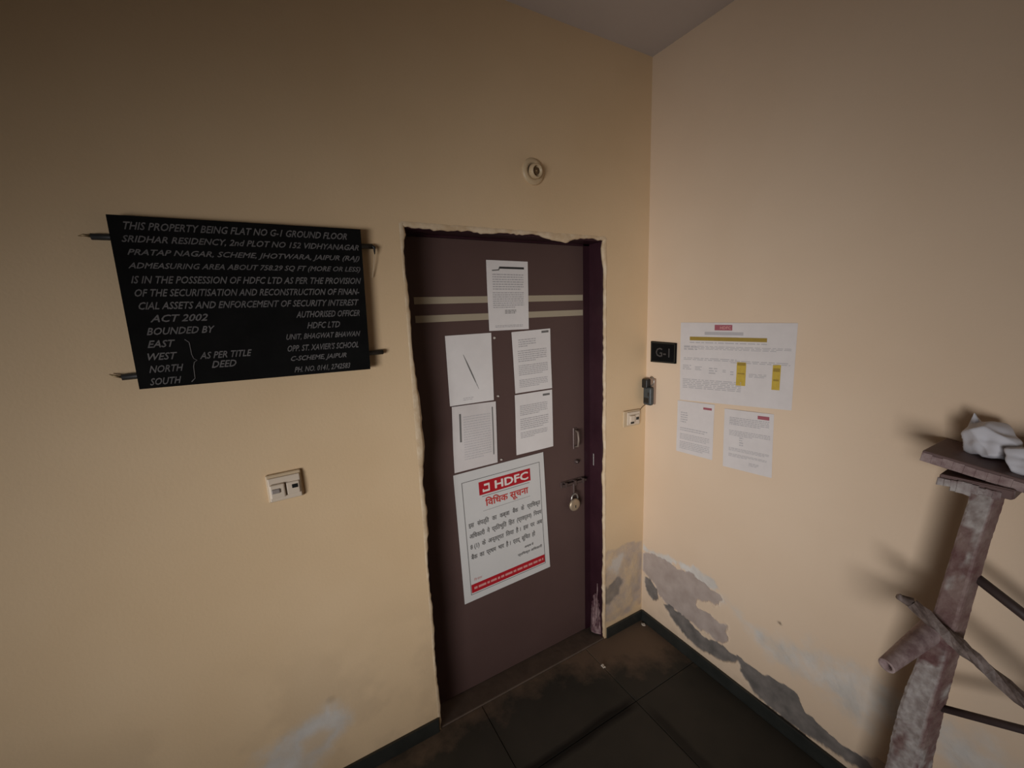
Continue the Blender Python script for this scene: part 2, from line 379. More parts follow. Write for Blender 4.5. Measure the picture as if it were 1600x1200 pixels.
# --- back wall with the doorway of the flat
peelM = [(-.30, .515), (-.276, .516), (-.2, .50), (-.12, .51), (-.022, .486), (.02, .48), (.02, .10), (-.1, .07), (-.30, .09)]
greyM = [(-.29, .30), (-.25, .30), (-.185, .33), (-.15, .30), (-.17, .235), (-.24, .19), (-.29, .21)]
whiteM = [(-.24, .46), (-.18, .47), (-.13, .44), (-.16, .35), (-.2, .33), (-.25, .40)]
saltM = [(-2.1, .05), (-1.95, .20), (-1.861, .266), (-1.801, .305), (-1.68, .325), (-1.613, .355), (-1.535, .30), (-1.536, .234), (-1.608, .18), (-1.658, .128), (-1.75, .03)]
holeM = [(-1.70, .255), (-1.64, .27), (-1.60, .245), (-1.64, .20), (-1.71, .19)]
def wear_back(A, Z):
    n1 = fbm(A*20+31, Z*20); n2 = fbm(A*60+8, Z*60+5); n3 = fbm(A*6+4, Z*6+12)
    e = n1*.03+n2*.012
    R = sm(sdf(A, Z, peelM)+e*1.3, -.004, .012)*np.clip(.52+n1*1.6, .1, .85)
    G = sm(sdf(A, Z, greyM)+e*1.2, -.008, .010)*.75
    B = sm(sdf(A, Z, saltM)+e*1.6+n3*.05, -.03, .05)*np.clip(.92+n1, 0, 1)*(1-.75*sm(sdf(A, Z, holeM)+e, -.02, .02))
    B = np.maximum(B, sm(sdf(A, Z, whiteM)+e*2.5, -.01, .03)*.8)
    R = R*(1-.6*sm(sdf(A, Z, whiteM)+e*2.5, -.01, .03))
    dist = np.hypot((A+1.64)/1.4, Z-.33)
    K = np.clip(.13*sm(n3+.12, 0, .25)*sm(.75-Z, 0, .4), 0, .2)
    for (cx, cz, rr, k) in ((-1.60, .372, .022, .35), (-1.60, .52, .04, .10), (-1.74, .30, .035, .16), (-2.13, 1.26, .03, .18)):
        K = np.maximum(K, k*sm(rr-np.hypot(A-cx, Z-cz)+n1*.03, -.01, .02))
    D = np.maximum.reduce([R*.002, G*.003, B*.0008])
    edge = np.minimum.reduce([sm(.70-Z, 0, .03), sm(-A, -.001, .008), sm(A+2.6, 0, .03), np.where(A < -.5, sm(DL-A, -.001, .012), sm(A-DR, -.001, .012)*0+1)])
    return R*edge, G*edge, B*edge, K*edge, D*edge*np.where(A < -.5, 1, sm(A-DR, 0, .02))
T = 0.22
extra = [[(DL, 0, 0), (DL, T, 0), (DL, T, DH), (DL, 0, DH)], [(DR, 0, 0), (DR, 0, DH), (DR, T, DH), (DR, T, 0)], [(DL, 0, DH), (DL, T, DH), (DR, T, DH), (DR, 0, DH)],
         [(DL-.3, T, -.0), (DR+.276, T, 0), (DR+.276, T, DH+.3), (DL-.3, T, DH+.3)]]
wall_back = wall_mesh('wall_back', [(-2.6, DL, 0, .7, .005), (DR, 0, 0, .7, .004), (-2.6, DL, .7, DH, .25), (DR, 0, .7, DH, .25),
                                    (-2.6, 0, DH, CEIL, .25), (XL, -2.6, 0, CEIL, .5)],
                      lambda a, z, d: (a, d, z), wear_back, M_WALL, extra)

# ragged plaster round the doorway: lumps and chips hanging over the wooden frame
def ragged_strip(name, p0, p1, inward, n, amp, seed, base=.004):
    """a plaster lip along the opening edge p0->p1 reaching 'inward' by a ragged amount"""
    random.seed(seed); p0 = Vector(p0); p1 = Vector(p1); iw = Vector(inward); vs = []; fs = []
    for k in range(n+1):
        t = k/n; c = p0.lerp(p1, t); w = base+max(0, amp(t)) + random.uniform(-.0025, .003)
        for (f, d) in ((-.10, -.0005), (.55, -.0035), (1.0, .003), (.9, .014), (-.1, .018)):
            q = c + iw*(w*f if f > 0 else -.006); vs.append((q.x, d+random.uniform(-.001, .001), q.z))
    for k in range(n):
        for j in range(4):
            a = k*5+j; fs.append((a, a+1, a+6, a+5))
    m = MB(); m.add(vs, fs, True); return m.build(name, M_CHIP, wall_back)
bump = lambda t, c, w, h: h*math.exp(-((t-c)/w)**2)
ragged_strip('plaster_edge', (DL, 0, 0.0), (DL, 0, DH), (1, 0, 0), 110,
             lambda t: .002+bump(t, .70, .07, .013)+bump(t, .60, .05, .016)+bump(t, .48, .06, .008)+bump(t, .985, .02, .01)+.003*math.sin(t*31), 3)
ragged_strip('plaster_edge', (DL, 0, DH), (DR, 0, DH), (0, 0, -1), 70,
             lambda t: .004+bump(t, .13, .05, .010)+bump(t, .30, .1, .006)+bump(t, .76, .045, .020)+bump(t, .70, .06, .012)+.003*math.sin(t*40), 4)
ragged_strip('plaster_edge', (DR, 0, 0.03), (DR, 0, DH), (-1, 0, 0), 90,
             lambda t: .001+bump(t, .97, .03, .012)+bump(t, .40, .08, .004)+bump(t, .12, .06, .004)+.002*math.sin(t*47), 5)

# --- the other walls and the ceiling
def slab(name, lo, hi, m): return tag(MB().box(lo, hi).build(name, m), kind='structure')
slab('ceiling', (XL-.1, YF-.1, CEIL), (0.1, .1, CEIL+.12), M_CEIL)
slab('wall_front', (XL-.1, YF-.12, 0), (0.1, YF, CEIL), M_STAIRW)
m = MB(); m.box((XL-.12, YF, 0), (XL, -3.75, CEIL)).box((XL-.12, -1.5, 0), (XL, .1, CEIL)).box((XL-.12, -3.75, 2.15), (XL, -1.5, CEIL))
tag(m.build('wall_left', M_STAIRW), kind='structure')

# --- floor: dark stone slabs with dirt-filled joints
floor = tag(MB().box((XL, YF, -.06), (0.0, T, -.008)).build('floor', M_JOINT), kind='structure')
gx = [0.0, -.405]; 
while gx[-1] > XL: gx.append(max(XL, gx[-1]-.60))
gy = [0.0, -.345]
while gy[-1] > YF: gy.append(max(YF, gy[-1]-.60))
j = .0014
for i in range(len(gx)-1):
    for k in range(len(gy)-1):
        x1, x0, y1, y0 = gx[i], gx[i+1], gy[k], gy[k+1]
        random.seed(i*31+k)
        dz = random.uniform(-.0006, .0004)
        jx1 = 0 if i == 0 else j; jy1 = 0 if k == 0 else j
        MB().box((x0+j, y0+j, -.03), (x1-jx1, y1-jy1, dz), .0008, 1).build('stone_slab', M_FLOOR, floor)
MB().box((DL+.001, .001, -.03), (DR-.001, .165, .006), .004, 2).build('threshold', M_SILL, floor)

# --- skirting
def skirting(name, lo, hi):
    return tag(MB().box(lo, hi, .003, 2).build(name, M_SKIRT), kind='structure')
skirting('baseboard_back', (XL, -.012, 0), (DL-.004, .001, SK))
skirting('baseboard_corner', (DR+.012, -.010, 0), (-.0005, .001, SK-.004))
skirting('baseboard_right', (-.012, YF, 0), (.001, -.0105, SK))

# --- door of the flat
door = tag(empty('door_1', (DL, LEAF, 0)), 'dark brown flush door with two beige stripes and a maroon frame', kind='structure')
leaf = MB().box((DL+.035, LEAF, .010), (DR-.047, LEAF+.036, DH-.022), .002, 1).build('door_leaf', M_DOOR, door)
for z in (1.7945, 1.7245):
    MB().box((DL+.056, LEAF-.0012, z-.0135), (DR-.052, LEAF+.002, z+.0135), .0006, 1).build('stripe', M_STRIPE, leaf)
def jamb(xa, xb, z0=0.0):
    MB().box((xa, .012, z0), (xb, .165, DH), .003, 2).build('frame_jamb', M_FRAME, door)
jamb(DL, DL+.012); jamb(DR-.010, DR)
MB().box((DL, .012, DH-.014), (DR, .165, DH), .003, 2).build('frame_head', M_FRAME, door)
# rebate stops behind the leaf
MB().box((DL, LEAF+.001, 0), (DL+.034, .165, DH)).build('frame_stop', M_FRAME, door)
MB().box((DR-.046, LEAF+.001, 0), (DR, .165, DH)).build('frame_stop', M_FRAME, door)
MB().box((DL, LEAF+.001, DH-.021), (DR, .165, DH)).build('frame_stop', M_FRAME, door)
# splintered foot of the right jamb
random.seed(21)
m = MB()
vs = []; fs = []; N = 26
for k in range(N+1):
    t = k/N; z = .30*(1-t)
    dep = .010+.012*t+.018*max(0, t-.8)*4
    for q in range(7):
        y = .016+.085*(q/6)
        prof = math.sin(math.pi*q/6)
        ok = max(0, prof*(0.05+t*1.1) - .45*(1-t)*random.random()-.05*random.random())
        vs.append((DR-.0080-dep*ok*.75, y, z+.018*(1 if k == N else 1)))
for k in range(N):
    for q in range(6):
        a = k*7+q; fs.append((a, a+1, a+8, a+7))
m.add(vs, fs, True); m.build('peeled_foot', M_FRAMEWORN, door)
for (y, z0, z1, w) in ((.038, .06, .31, .006), (.060, .04, .24, .009), (.030, .05, .18, .006)):
    pts = [(DR-.014-.010*(1-k/6), y+random.uniform(-.003, .003), z0+(z1-z0)*k/6) for k in range(7)]
    MB().tube(pts, [w*(1-.6*k/6) for k in range(7)], 6, jit=.25).build('splinter', M_FRAMEWORN, door)
# strike plate on the jamb
MB().box((DR-.0115, .071, .955), (DR-.0095, .078, 1.018), .0006, 1).build('strike_plate', M_STEEL, door)
# pull handle, latch knob and bolt on the leaf
h = MB().box((-.395, LEAF-.003, 1.055), (-.372, LEAF+.001, 1.165), .002, 1).build('door_handle', M_DARKST, leaf)
MB().tube([(-.384, LEAF-.002, 1.068), (-.384, LEAF-.026, 1.076), (-.384, LEAF-.030, 1.11), (-.384, LEAF-.026, 1.146), (-.384, LEAF-.002, 1.154)], .0055, 10).build('grip', M_DULL, h)
MB().lathe((-.376, LEAF, .988), (0, -1, 0), [(.012, 0), (.012, .004), (.008, .007), (.008, .014), (0, .016)], 20).build('latch_knob', M_DARKST, leaf)
b = MB().box((-.475, LEAF-.004, .868), (-.335, LEAF+.001, .900), .001, 1).build('bolt', M_DARKST, leaf)
MB().cyl((-.470, LEAF-.012, .884), (-.326, LEAF-.012, .884), .0065, n=14).build('bolt_rod', M_DARKST, b)
for x in (-.452, -.395, -.345):
    MB().box((x-.006, LEAF-.021, .870), (x+.006, LEAF-.002, .898), .003, 2).build('bolt_bracket', M_DARKST, b)
MB().box((-.411, LEAF-.020, .826), (-.401, LEAF-.014, .884), .002, 1).build('hasp_tongue', M_DARKST, b)

pl = tag(empty('padlock', (-.406, LEAF-.022, .735)), 'small worn brass padlock hanging from the door bolt', 'padlock')
MB().lathe((-.406, LEAF-.030, .772), (0, 1, 0), [(0, 0), (.024, 0), (.031, .003), (.033, .008), (.031, .014), (.024, .017), (0, .017)], 28).build('body', M_PADL, pl)
MB().tube([(-.406+.020*math.cos(a), LEAF-.0215, .800+.030*math.sin(a)) for a in [math.pi*k/12 for k in range(13)]], .0042, 10).build('shackle', M_STEEL, pl)
MB().box((-.409, LEAF-.0312, .758), (-.403, LEAF-.0295, .772), .0008, 1).build('keyhole', M_BLACKP, pl)

# scraps of tape and pin heads left on the door
for (x, z, w, lab) in ((-.811, 1.633, .011, 'small scrap of tape on the door beside the scribbled sheet'),
                       (-.805, 1.380, .010, 'small scrap of tape on the door between the two left sheets and the right ones'),
                       (-.802, 1.089, .009, 'small scrap of tape on the door just above the big red poster')):
    random.seed(int(x*1000))
    m = MB(); n = 7
    ring = [(x+w*.6*math.cos(a)*random.uniform(.7, 1.1), z+w*.5*math.sin(a)*random.uniform(.7, 1.1)) for a in [2*math.pi*k/n for k in range(n)]]
    vs = [(p[0], LEAF-.0002, p[1]) for p in ring]+[(p[0], LEAF-.003-random.uniform(0, .002), p[1]) for p in ring]
    m.add(vs, [tuple(range(n, 2*n))]+[(k, (k+1) % n, n+(k+1) % n, n+k) for k in range(n)])
    tag(m.build('tape_scrap', M_TAPE), lab, 'tape', 'tape scraps on the door')

# ------------------------------------------------------------------ sheets of paper with print
class Sheet:
    """a thin sheet between four corners (tl, tr, br, bl); uv (0..1, v down) maps print onto it"""
    def __init__(s, name, corners, normal, material, label, cat, wave=.0012, seed=0, thick=.0007):
        s.c = [Vector(c) for c in corners]; s.n = Vector(normal); s.wave = wave; s.ph = seed*1.7
        s.w = (s.c[1]-s.c[0]).length; s.h = (s.c[3]-s.c[0]).length
        nu, nv = 10, 14; vs = []; fs = []
        for side, off in ((0, .0004), (1, .0004+thick)):
            for i in range(nu+1):
                for k in range(nv+1): vs.append(s.at(i/nu, k/nv, off))
        st = (nu+1)*(nv+1); ix = lambda i, k, q: q*st+i*(nv+1)+k
        for i in range(nu):
            for k in range(nv):
                fs.append((ix(i, k, 1), ix(i, k+1, 1), ix(i+1, k+1, 1), ix(i+1, k, 1)))
                fs.append((ix(i, k, 0), ix(i+1, k, 0), ix(i+1, k+1, 0), ix(i, k+1, 0)))
        for i in range(nu):
            fs += [(ix(i, 0, 0), ix(i, 0, 1), ix(i+1, 0, 1), ix(i+1, 0, 0)), (ix(i, nv, 0), ix(i+1, nv, 0), ix(i+1, nv, 1), ix(i, nv, 1))]
        for k in range(nv):
            fs += [(ix(0, k, 0), ix(0, k+1, 0), ix(0, k+1, 1), ix(0, k, 1)), (ix(nu, k, 0), ix(nu, k, 1), ix(nu, k+1, 1), ix(nu, k+1, 0))]
        s.top = .0004+thick
        m = MB(); m.add(vs, fs, False)
        s.o = tag(m.build(name, material), label, cat)
    def at(s, u, v, off=None):
        p = s.c[0].lerp(s.c[1], u).lerp(s.c[3].lerp(s.c[2], u), v)
        wv = s.wave*(1+math.sin(u*4.2+s.ph)*math.cos(v*5.1+s.ph*.6))
        return p+s.n*((s.top+.0005 if off is None else off)+wv)
    def poly(s, m, pts, lift=0.0):
        m.add([s.at(u, v, s.top+.0005+lift) for u, v in pts], [tuple(range(len(pts)))])
    def rect(s, m, u0, u1, v0, v1, lift=0.0, nseg=None):
        n = nseg or max(1, int(abs(u1-u0)*10)+1); nv = max(1, int(abs(v1-v0)*12)+1); vs = []; fs = []
        for i in range(n+1):
            for k in range(nv+1): vs.append(s.at(u0+(u1-u0)*i/n, v0+(v1-v0)*k/nv, s.top+.0005+lift))
        for i in range(n):
            for k in range(nv): a = i*(nv+1)+k; fs.append((a, a+1, a+nv+2, a+nv+1))
        m.add(vs, fs)
    def print_rect(s, name, rects, material, lift=0.0):
        m = MB()
        for r in rects: s.rect(m, *r, lift=lift)
        return m.build(name, material, s.o)
    def para(s, blocks, material, name='printed_text', seed=1, lift=0.0):
        """blocks: (u0,u1,v0,v1,lines,last_fraction): rows of tiny words too small to read"""
        random.seed(seed); m = MB()
        for (u0, u1, v0, v1, n, last) in blocks:
            for k in range(n):
                v = v0+(v1-v0)*(k+.5)/n; hgt = (v1-v0)/n*.46; u = u0; ue = u1 if k < n-1 else u0+(u1-u0)*last
                while u < ue-.008:
                    w = min(random.uniform(.02, .085), ue-u); s.rect(m, u, u+w, v-hgt/2, v+hgt/2, lift=lift, nseg=1); u += w+.012
        return tag(m.build(name, material, s.o), kind='stuff')
    def text(s, name, body, u0, u1, v0, v1, material, shear=0.0, lift=.0003, bold=0.0):
        """letters fitted into a uv box"""
        vs, fs = text_mesh(body, shear, bold)
        if not vs: return None
        xs = [p[0] for p in vs]; ys = [p[1] for p in vs]; x0, x1, y0, y1 = min(xs), max(xs), min(ys), max(ys)
        m = MB(); m.add([s.at(u0+(u1-u0)*(p[0]-x0)/(x1-x0), v1-(v1-v0)*(p[1]-y0)/(y1-y0), s.top+.0005+lift+p[2]) for p in vs], fs)
        return m.build(name, material, s.o)

def text_mesh(body, shear=0.0, bold=0.0):
    c = bpy.data.curves.new('lettering', 'FONT'); c.body = body; c.shear = shear; c.resolution_u = 2; c.fill_mode = 'FRONT'
    o = bpy.data.objects.new('lettering', c); COL.objects.link(o)
    me = bpy.data.meshes.new_from_object(o.evaluated_get(bpy.context.evaluated_depsgraph_get()))
    vs0 = [tuple(v.co) for v in me.vertices]; fs0 = [tuple(p.vertices) for p in me.polygons]; vs = []; fs = []
    for q_, (dx, dy) in enumerate([(0, 0)] if not bold else [(-bold, 0), (bold, 0), (0, bold), (0, -bold)]):
        o_ = len(vs); vs += [(p[0]+dx, p[1]+dy, .00012*q_) for p in vs0]; fs += [tuple(i+o_ for i in f) for f in fs0]
    bpy.data.objects.remove(o); bpy.data.curves.remove(c); bpy.data.meshes.remove(me)
    return vs, fs

NB = (0, -1, 0); NR = (-1, 0, 0)
D = lambda pts: [(x, LEAF, z) for x, z in pts]
Rw = lambda pts: [(0, y, z) for y, z in pts]

s = Sheet('notice_sheet', D([(-.834, 1.953), (-.633, 1.951), (-.637, 1.662), (-.834, 1.664)]), NB, M_PAPER,
          'topmost white notice sheet with a thick black header bar, pasted over the door stripes', 'notice', seed=1)
s.print_rect('header_bar', [(.30, .90, .085, .115)], M_INKD)
s.poly(mm := MB(), [(.12, .135), (.27, .125), (.30, .085), (.33, .09), (.29, .14), (.13, .15)]); mm.build('header_mark', M_INKM, s.o)
s.para([(.13, .88, .18, .42, 7, .9), (.12, .88, .44, .68, 8, .7), (.15, .85, .92, .96, 2, 1)], M_INK, seed=2)
s.para([(.40, .68, .70, .76, 3, .9)], M_INKM, 'stamp', 5)

s = Sheet('notice_sheet', D([(-1.032, 1.655), (-.825, 1.656), (-.827, 1.366), (-1.029, 1.367)]), NB, M_PAPER,
          'white sheet on the door with a slanting black pen stroke down its middle', 'notice', seed=2)
m = MB()
for k in range(14):
    t0, t1 = k/14, (k+1)/14; u0, v0 = .35+.31*t0, .28+.52*t0; u1, v1 = .35+.31*t1, .28+.52*t1
    w0 = .010*(.25+math.sin(math.pi*min(1, t0*1.05))); w1 = .010*(.25+math.sin(math.pi*min(1, t1*1.05)))
    if k in (11,): w1 *= .4
    s.poly(m, [(u0-w0, v0+w0*.3), (u1-w1, v1+w1*.3), (u1+w1, v1-w1*.3), (u0+w0, v0-w0*.3)])
m.build('pen_stroke', M_INKM, s.o)
s.para([(.30, .55, .90, .95, 2, .8)], M_INKL, seed=3)

s = Sheet('notice_sheet', D([(-1.023, 1.364), (-.818, 1.359), (-.822, 1.081), (-1.028, 1.078)]), NB, M_PAPERW,
          'crinkled sheet on the door with dark lines down both margins, below the scribbled sheet', 'notice', wave=.0022, seed=3)
m = MB(); s.rect(m, .15, .19, .12, .55); m.build('margin_line', M_INKM, s.o)
m = MB(); s.rect(m, .90, .925, .08, .85); m.build('margin_line', M_INKM, s.o)
s.para([(.24, .86, .16, .85, 18, .7)], M_INKL, seed=4)

s = Sheet('notice_sheet', D([(-.726, 1.653), (-.522, 1.659), (-.518, 1.381), (-.717, 1.38)]), NB, M_PAPER,
          'upper of the two typed letters with a corner logo, right on the door', 'notice', seed=4)
s.print_rect('corner_logo', [(.76, .95, .025, .06)], M_INKM)
s.para([(.15, .60, .12, .26, 4, .5), (.12, .88, .30, .50, 6, .6), (.12, .90, .54, .72, 6, .8), (.12, .88, .78, .92, 5, .7)], M_INK, seed=5)

s = Sheet('notice_sheet', D([(-.721, 1.373), (-.518, 1.374), (-.517, 1.096), (-.722, 1.093)]), NB, M_PAPER,
          'lower of the two typed letters with a corner logo, right on the door', 'notice', seed=5)
s.print_rect('corner_logo', [(.74, .93, .05, .085)], M_INKM)
s.para([(.12, .86, .18, .36, 6, .7), (.12, .88, .40, .60, 6, .8), (.12, .84, .63, .74, 4, .5)], M_INK, seed=6)

# --- the big poster
s = Sheet('poster', D([(-1.034, 1.068), (-.577, 1.079), (-.551, .470), (-1.018, .453)]), NB, M_FLEX,
          'large white poster with red header and red bottom band on the lower door', 'poster', wave=.0010, seed=6, thick=.0012)
fr = .006
s.print_rect('black_border', [(.072, .945, .070, .070+fr*.7), (.072, .945, .945, .945+fr*.7), (.072, .072+fr, .070, .945), (.945-fr, .945, .070, .945)], M_INKM)
s.print_rect('red_header', [(.245, .825, .100, .200)], M_RED)
s.text('logo_lettering', 'HDFC', .415, .80, .118, .183, M_WHITEP, bold=.03)
m = MB()   # bracket-like emblem left of the letters
for q in ((.300, .360, .122, .138), (.345, .360, .122, .183), (.282, .360, .168, .183), (.282, .297, .160, .183)): s.rect(m, *q, lift=.0003)
m.build('logo_emblem', M_WHITEP, s.o)
s.print_rect('rule', [(.27, .81, .212, .216), (.27, .81, .325, .327)], M_INKM)
s.text('title_lettering', '\u093f\u0935\u093f\u0927\u0915 \u0938\u0942\u091a\u0928\u093e', .30, .79, .228, .315, M_REDT, bold=.022)
lines = [['\u0907\u0938', '\u0938\u0902\u092a\u0924\u094d\u093f\u0924', '\u0915\u093e', '\u0915\u092c\u094d\u091c\u093e', '\u092c\u0948\u0902\u0915', '\u0915\u0947', '\u092a\u094d\u0930\u093e\u093f\u0927\u0915\u0943\u0924'],
         ['\u0905\u093f\u0927\u0915\u093e\u0930\u0940', '\u0928\u0947', '\u092a\u094d\u0930\u093f\u0924\u092d\u0942\u093f\u0924', '\u093f\u0939\u0924', '(\u092a\u094d\u0930\u0935\u0930\u094d\u0924\u0928)', '\u093f\u0928\u092f\u092e'],
         ['8 (1)', '\u0915\u0947', '\u0905\u0928\u094d\u0924\u0930\u094d\u0917\u0924', '\u093f\u0932\u092f\u093e', '\u0939\u0948 \u0964', '\u0907\u0938', '\u092a\u0930', '\u0905\u092c'],
         ['\u092c\u0948\u0902\u0915', '\u0915\u093e', '\u092a\u094d\u0930\u0925\u092e', '\u092d\u093e\u0930', '\u0939\u0948 \u0964', '\u090f\u0924\u0926\u094d', '\u0938\u0942\u093f\u091a\u0924', '\u0939\u094b']]
for k, (ws, ue) in enumerate(zip(lines, (.925, .935, .935, .84))):
    v = .405+.083*k
    s.text('body_lettering', ('   ' if k == 0 else '  ').join(ws), .105, ue, v-.028, v+.030, M_INKM, bold=.018)
s.text('signature_lettering', '\u0906\u091c\u094d\u091e\u093e \u0938\u0947', .70, .81, .722, .750, M_INKM, bold=.012)
s.text('signature_lettering', '\u092a\u094d\u0930\u093e\u093f\u0927\u0915\u0943\u0924 \u0905\u093f\u0927\u0915\u093e\u0930\u0940', .615, .915, .768, .800, M_INKM, bold=.012)
s.text('date_lettering', '\u093f\u0926\u0928\u093e\u0902\u0915', .115, .20, .822, .845, M_PINKP)
s.print_rect('red_band', [(.082, .938, .868, .936)], M_RED)
s.para([(.11, .92, .882, .922, 1, 1)], M_PINKP, 'band_text', 8, .0004)

# --- notices pasted on the right wall
s = Sheet('wall_notice', Rw([(-.199, 1.664), (-.690, 1.664), (-.692, 1.345), (-.208, 1.305)]), NR, M_PAPERW,
          'wide auction notice on the right wall with yellow highlighted columns', 'notice', seed=7)
s.print_rect('red_logo', [(.345, .505, .025, .092)], M_REDF)
s.text('logo_lettering', 'HDFC', .395, .495, .042, .078, M_PINKP, bold=.03)
s.print_rect('subtitle', [(.25, .60, .112, .150)], M_INK)
s.print_rect('highlighted_title', [(.10, .79, .175, .222)], M_YELD)
s.para([(.10, .80, .235, .26, 1, 1), (.04, .97, .285, .335, 3, .9), (.04, .18, .29, .35, 2, 1), (.04, .55, .435, .475, 2, .9), (.50, .97, .45, .49, 2, 1), (.03, .12, .53, .60, 3, 1), (.16, .23, .545, .60, 3, 1), (.30, .38, .55, .64, 3, .8), (.43, .46, .57, .61, 2, 1), (.50, .53, .58, .64, 2, 1), (.66, .80, .60, .65, 3, 1), (.03, .60, .71, .84, 6, 1)], M_INK, seed=9)
m = MB(); s.rect(m, .555, .635, .47, .755); m.build('highlighted_column', M_YEL, s.o)
m = MB(); s.rect(m, .845, .905, .48, .775); m.build('highlighted_column', M_YEL, s.o)
s.print_rect('column_print', [(.56, .63, .475, .51), (.85, .90, .52, .56), (.565, .625, .60, .615), (.855, .895, .65, .67)], M_YELD, lift=.0003)['kind'] = 'stuff'

s = Sheet('wall_notice', Rw([(-.196, 1.300), (-.386, 1.312), (-.386, 1.060), (-.198, 1.052)]), NR, M_PAPERW,
          'small typed notice on the right wall, lower left under the wide notice', 'notice', seed=8)
s.print_rect('red_logo', [(.72, .94, .07, .11)], M_REDF)
s.para([(.10, .30, .20, .42, 5, .8), (.10, .85, .50, .58, 2, .9), (.10, .90, .62, .74, 4, .9), (.10, .92, .77, .93, 5, .8)], M_INK, seed=10)

s = Sheet('wall_notice', Rw([(-.432, 1.304), (-.632, 1.318), (-.641, 1.064), (-.438, 1.050)]), NR, M_PAPERW,
          'typed notice on the right wall, lower right under the wide notice', 'notice', seed=9)
s.print_rect('red_logo', [(.70, .92, .05, .105)], M_REDF)
s.para([(.12, .92, .12, .26, 5, .8), (.12, .30, .17, .24, 2, 1), (.12, .95, .34, .44, 4, .6), (.34, .42, .44, .60, 4, 1), (.12, .95, .64, .70, 3, .9), (.12, .90, .74, .80, 3, .5), (.55, .75, .84, .90, 3, .8)], M_INK, seed=11)

# ------------------------------------------------------------------ black sign board on two iron bars
bo = tag(empty('sign_board', (-1.65, -.015, 1.566)), 'black sign board with hand-painted slanting white lettering, mounted on two iron bars', 'sign')
class Face(Sheet):
    def __init__(s, corners, normal, owner):
        s.c = [Vector(c) for c in corners]; s.n = Vector(normal); s.wave = 0; s.ph = 0; s.top = 0; s.o = owner
BC = [(-1.950, -.030, 2.015), (-1.343, -.030, 2.017), (-1.353, -.030, 1.567), (-1.950, -.030, 1.572)]
m = MB(); vs = [Vector(c) for c in BC]+[Vector(c)+Vector((0, .014, 0)) for c in BC]
m.add(vs, [(0, 3, 2, 1), (4, 5, 6, 7), (0, 1, 5, 4), (1, 2, 6, 5), (2, 3, 7, 6), (3, 0, 4, 7)]); panel = m.build('panel', M_BOARD, bo)
f = Face(BC, NB, bo)
rows = [('THIS PROPERTY BEING FLAT NO G-1 GROUND FLOOR', .05, .93), ('SRIDHAR RESIDENCY, 2nd PLOT NO 152 VIDHYANAGAR', .035, .985),
        ('PRATAP NAGAR, SCHEME, JHOTWARA, JAIPUR (RAJ)', .045, .985), ('ADMEASURING AREA ABOUT 758.29 SQ FT (MORE OR LESS)', .04, .985),
        ('IS IN THE POSSESSION OF HDFC LTD AS PER THE PROVISION', .04, .985), ('OF THE SECURITISATION AND RECONSTRUCTION OF FINAN-', .045, .97),
        ('CIAL ASSETS AND ENFORCEMENT OF SECURITY INTEREST', .05, .965)]
rv = lambda i: .055+.0755*i
for i, (t, a, b_) in enumerate(rows): f.text('painted_lettering', t, a, b_, rv(i)-.022, rv(i)+.022, M_CHALK, shear=.38, bold=.02)
for (t, i, a, b_) in (('ACT 2002', 7, .08, .29), ('BOUNDED BY', 8, .06, .31), ('EAST', 9, .055, .155), ('WEST', 10, .05, .155), ('NORTH', 11, .045, .17), ('SOUTH', 12, .04, .155),
                      ('AUTHORISED OFFICER', 7, .655, .965), ('HDFC LTD', 8, .70, .86), ('UNIT, BHAGWAT BHAWAN', 9, .60, .96), ("OPP. ST. XAVIER'S SCHOOL", 10, .60, .945),
                      ('C-SCHEME, JAIPUR', 11, .61, .88), ('PH. NO. 0141, 2742583', 12, .62, .895), ('AS PER TITLE', 10.15, .235, .445), ('DEED', 10.95, .275, .375)):
    f.text('painted_lettering', t, a, b_, rv(i)-.022, rv(i)+.022, M_CHALK, shear=.38, bold=.02)
pts = [(.190, rv(9)-.02), (.205, rv(9)), (.207, rv(10)), (.212, rv(10.35)), (.224, rv(10.5)), (.212, rv(10.65)), (.207, rv(11)), (.205, rv(12)), (.190, rv(12)+.02)]
MB().tube([f.at(u, v, .0004) for u, v in pts], .0012, 6).build('painted_brace', M_CHALK, bo)
def bar(z, x0, x1, dz=0.0):
    return MB().tube([(x0+(x1-x0)*k/8, -.0085, z+dz*k/8) for k in range(9)], .0082, 10, jit=.06).build('mounting_bar', M_BLACKM, bo)
b1 = bar(1.963, -1.990, -1.306, .006); b2 = bar(1.606, -1.985, -1.302, .014)
MB().tube([(-1.988, -.009, 1.964), (-2.004, -.010, 1.966), (-2.014, -.006, 1.964)], [.004, .003, .0012], 8).build('wire_end', M_BRASS, b1)
MB().tube([(-1.983, -.009, 1.606), (-1.998, -.011, 1.611), (-2.009, -.006, 1.616)], [.004, .003, .0012], 8).build('wire_end', M_BRASS, b2)
MB().tube([(-1.310, -.010, 1.970), (-1.301, -.014, 1.966), (-1.301, -.012, 1.944)], [.006, .005, .0015], 8).build('hook', M_BLACKM, b1)
MB().tube([(-1.302, -.011, 1.946), (-1.304, -.010, 1.925), (-1.309, -.008, 1.895), (-1.314, -.006, 1.870)], .0011, 6).build('string', M_STRING, b1)

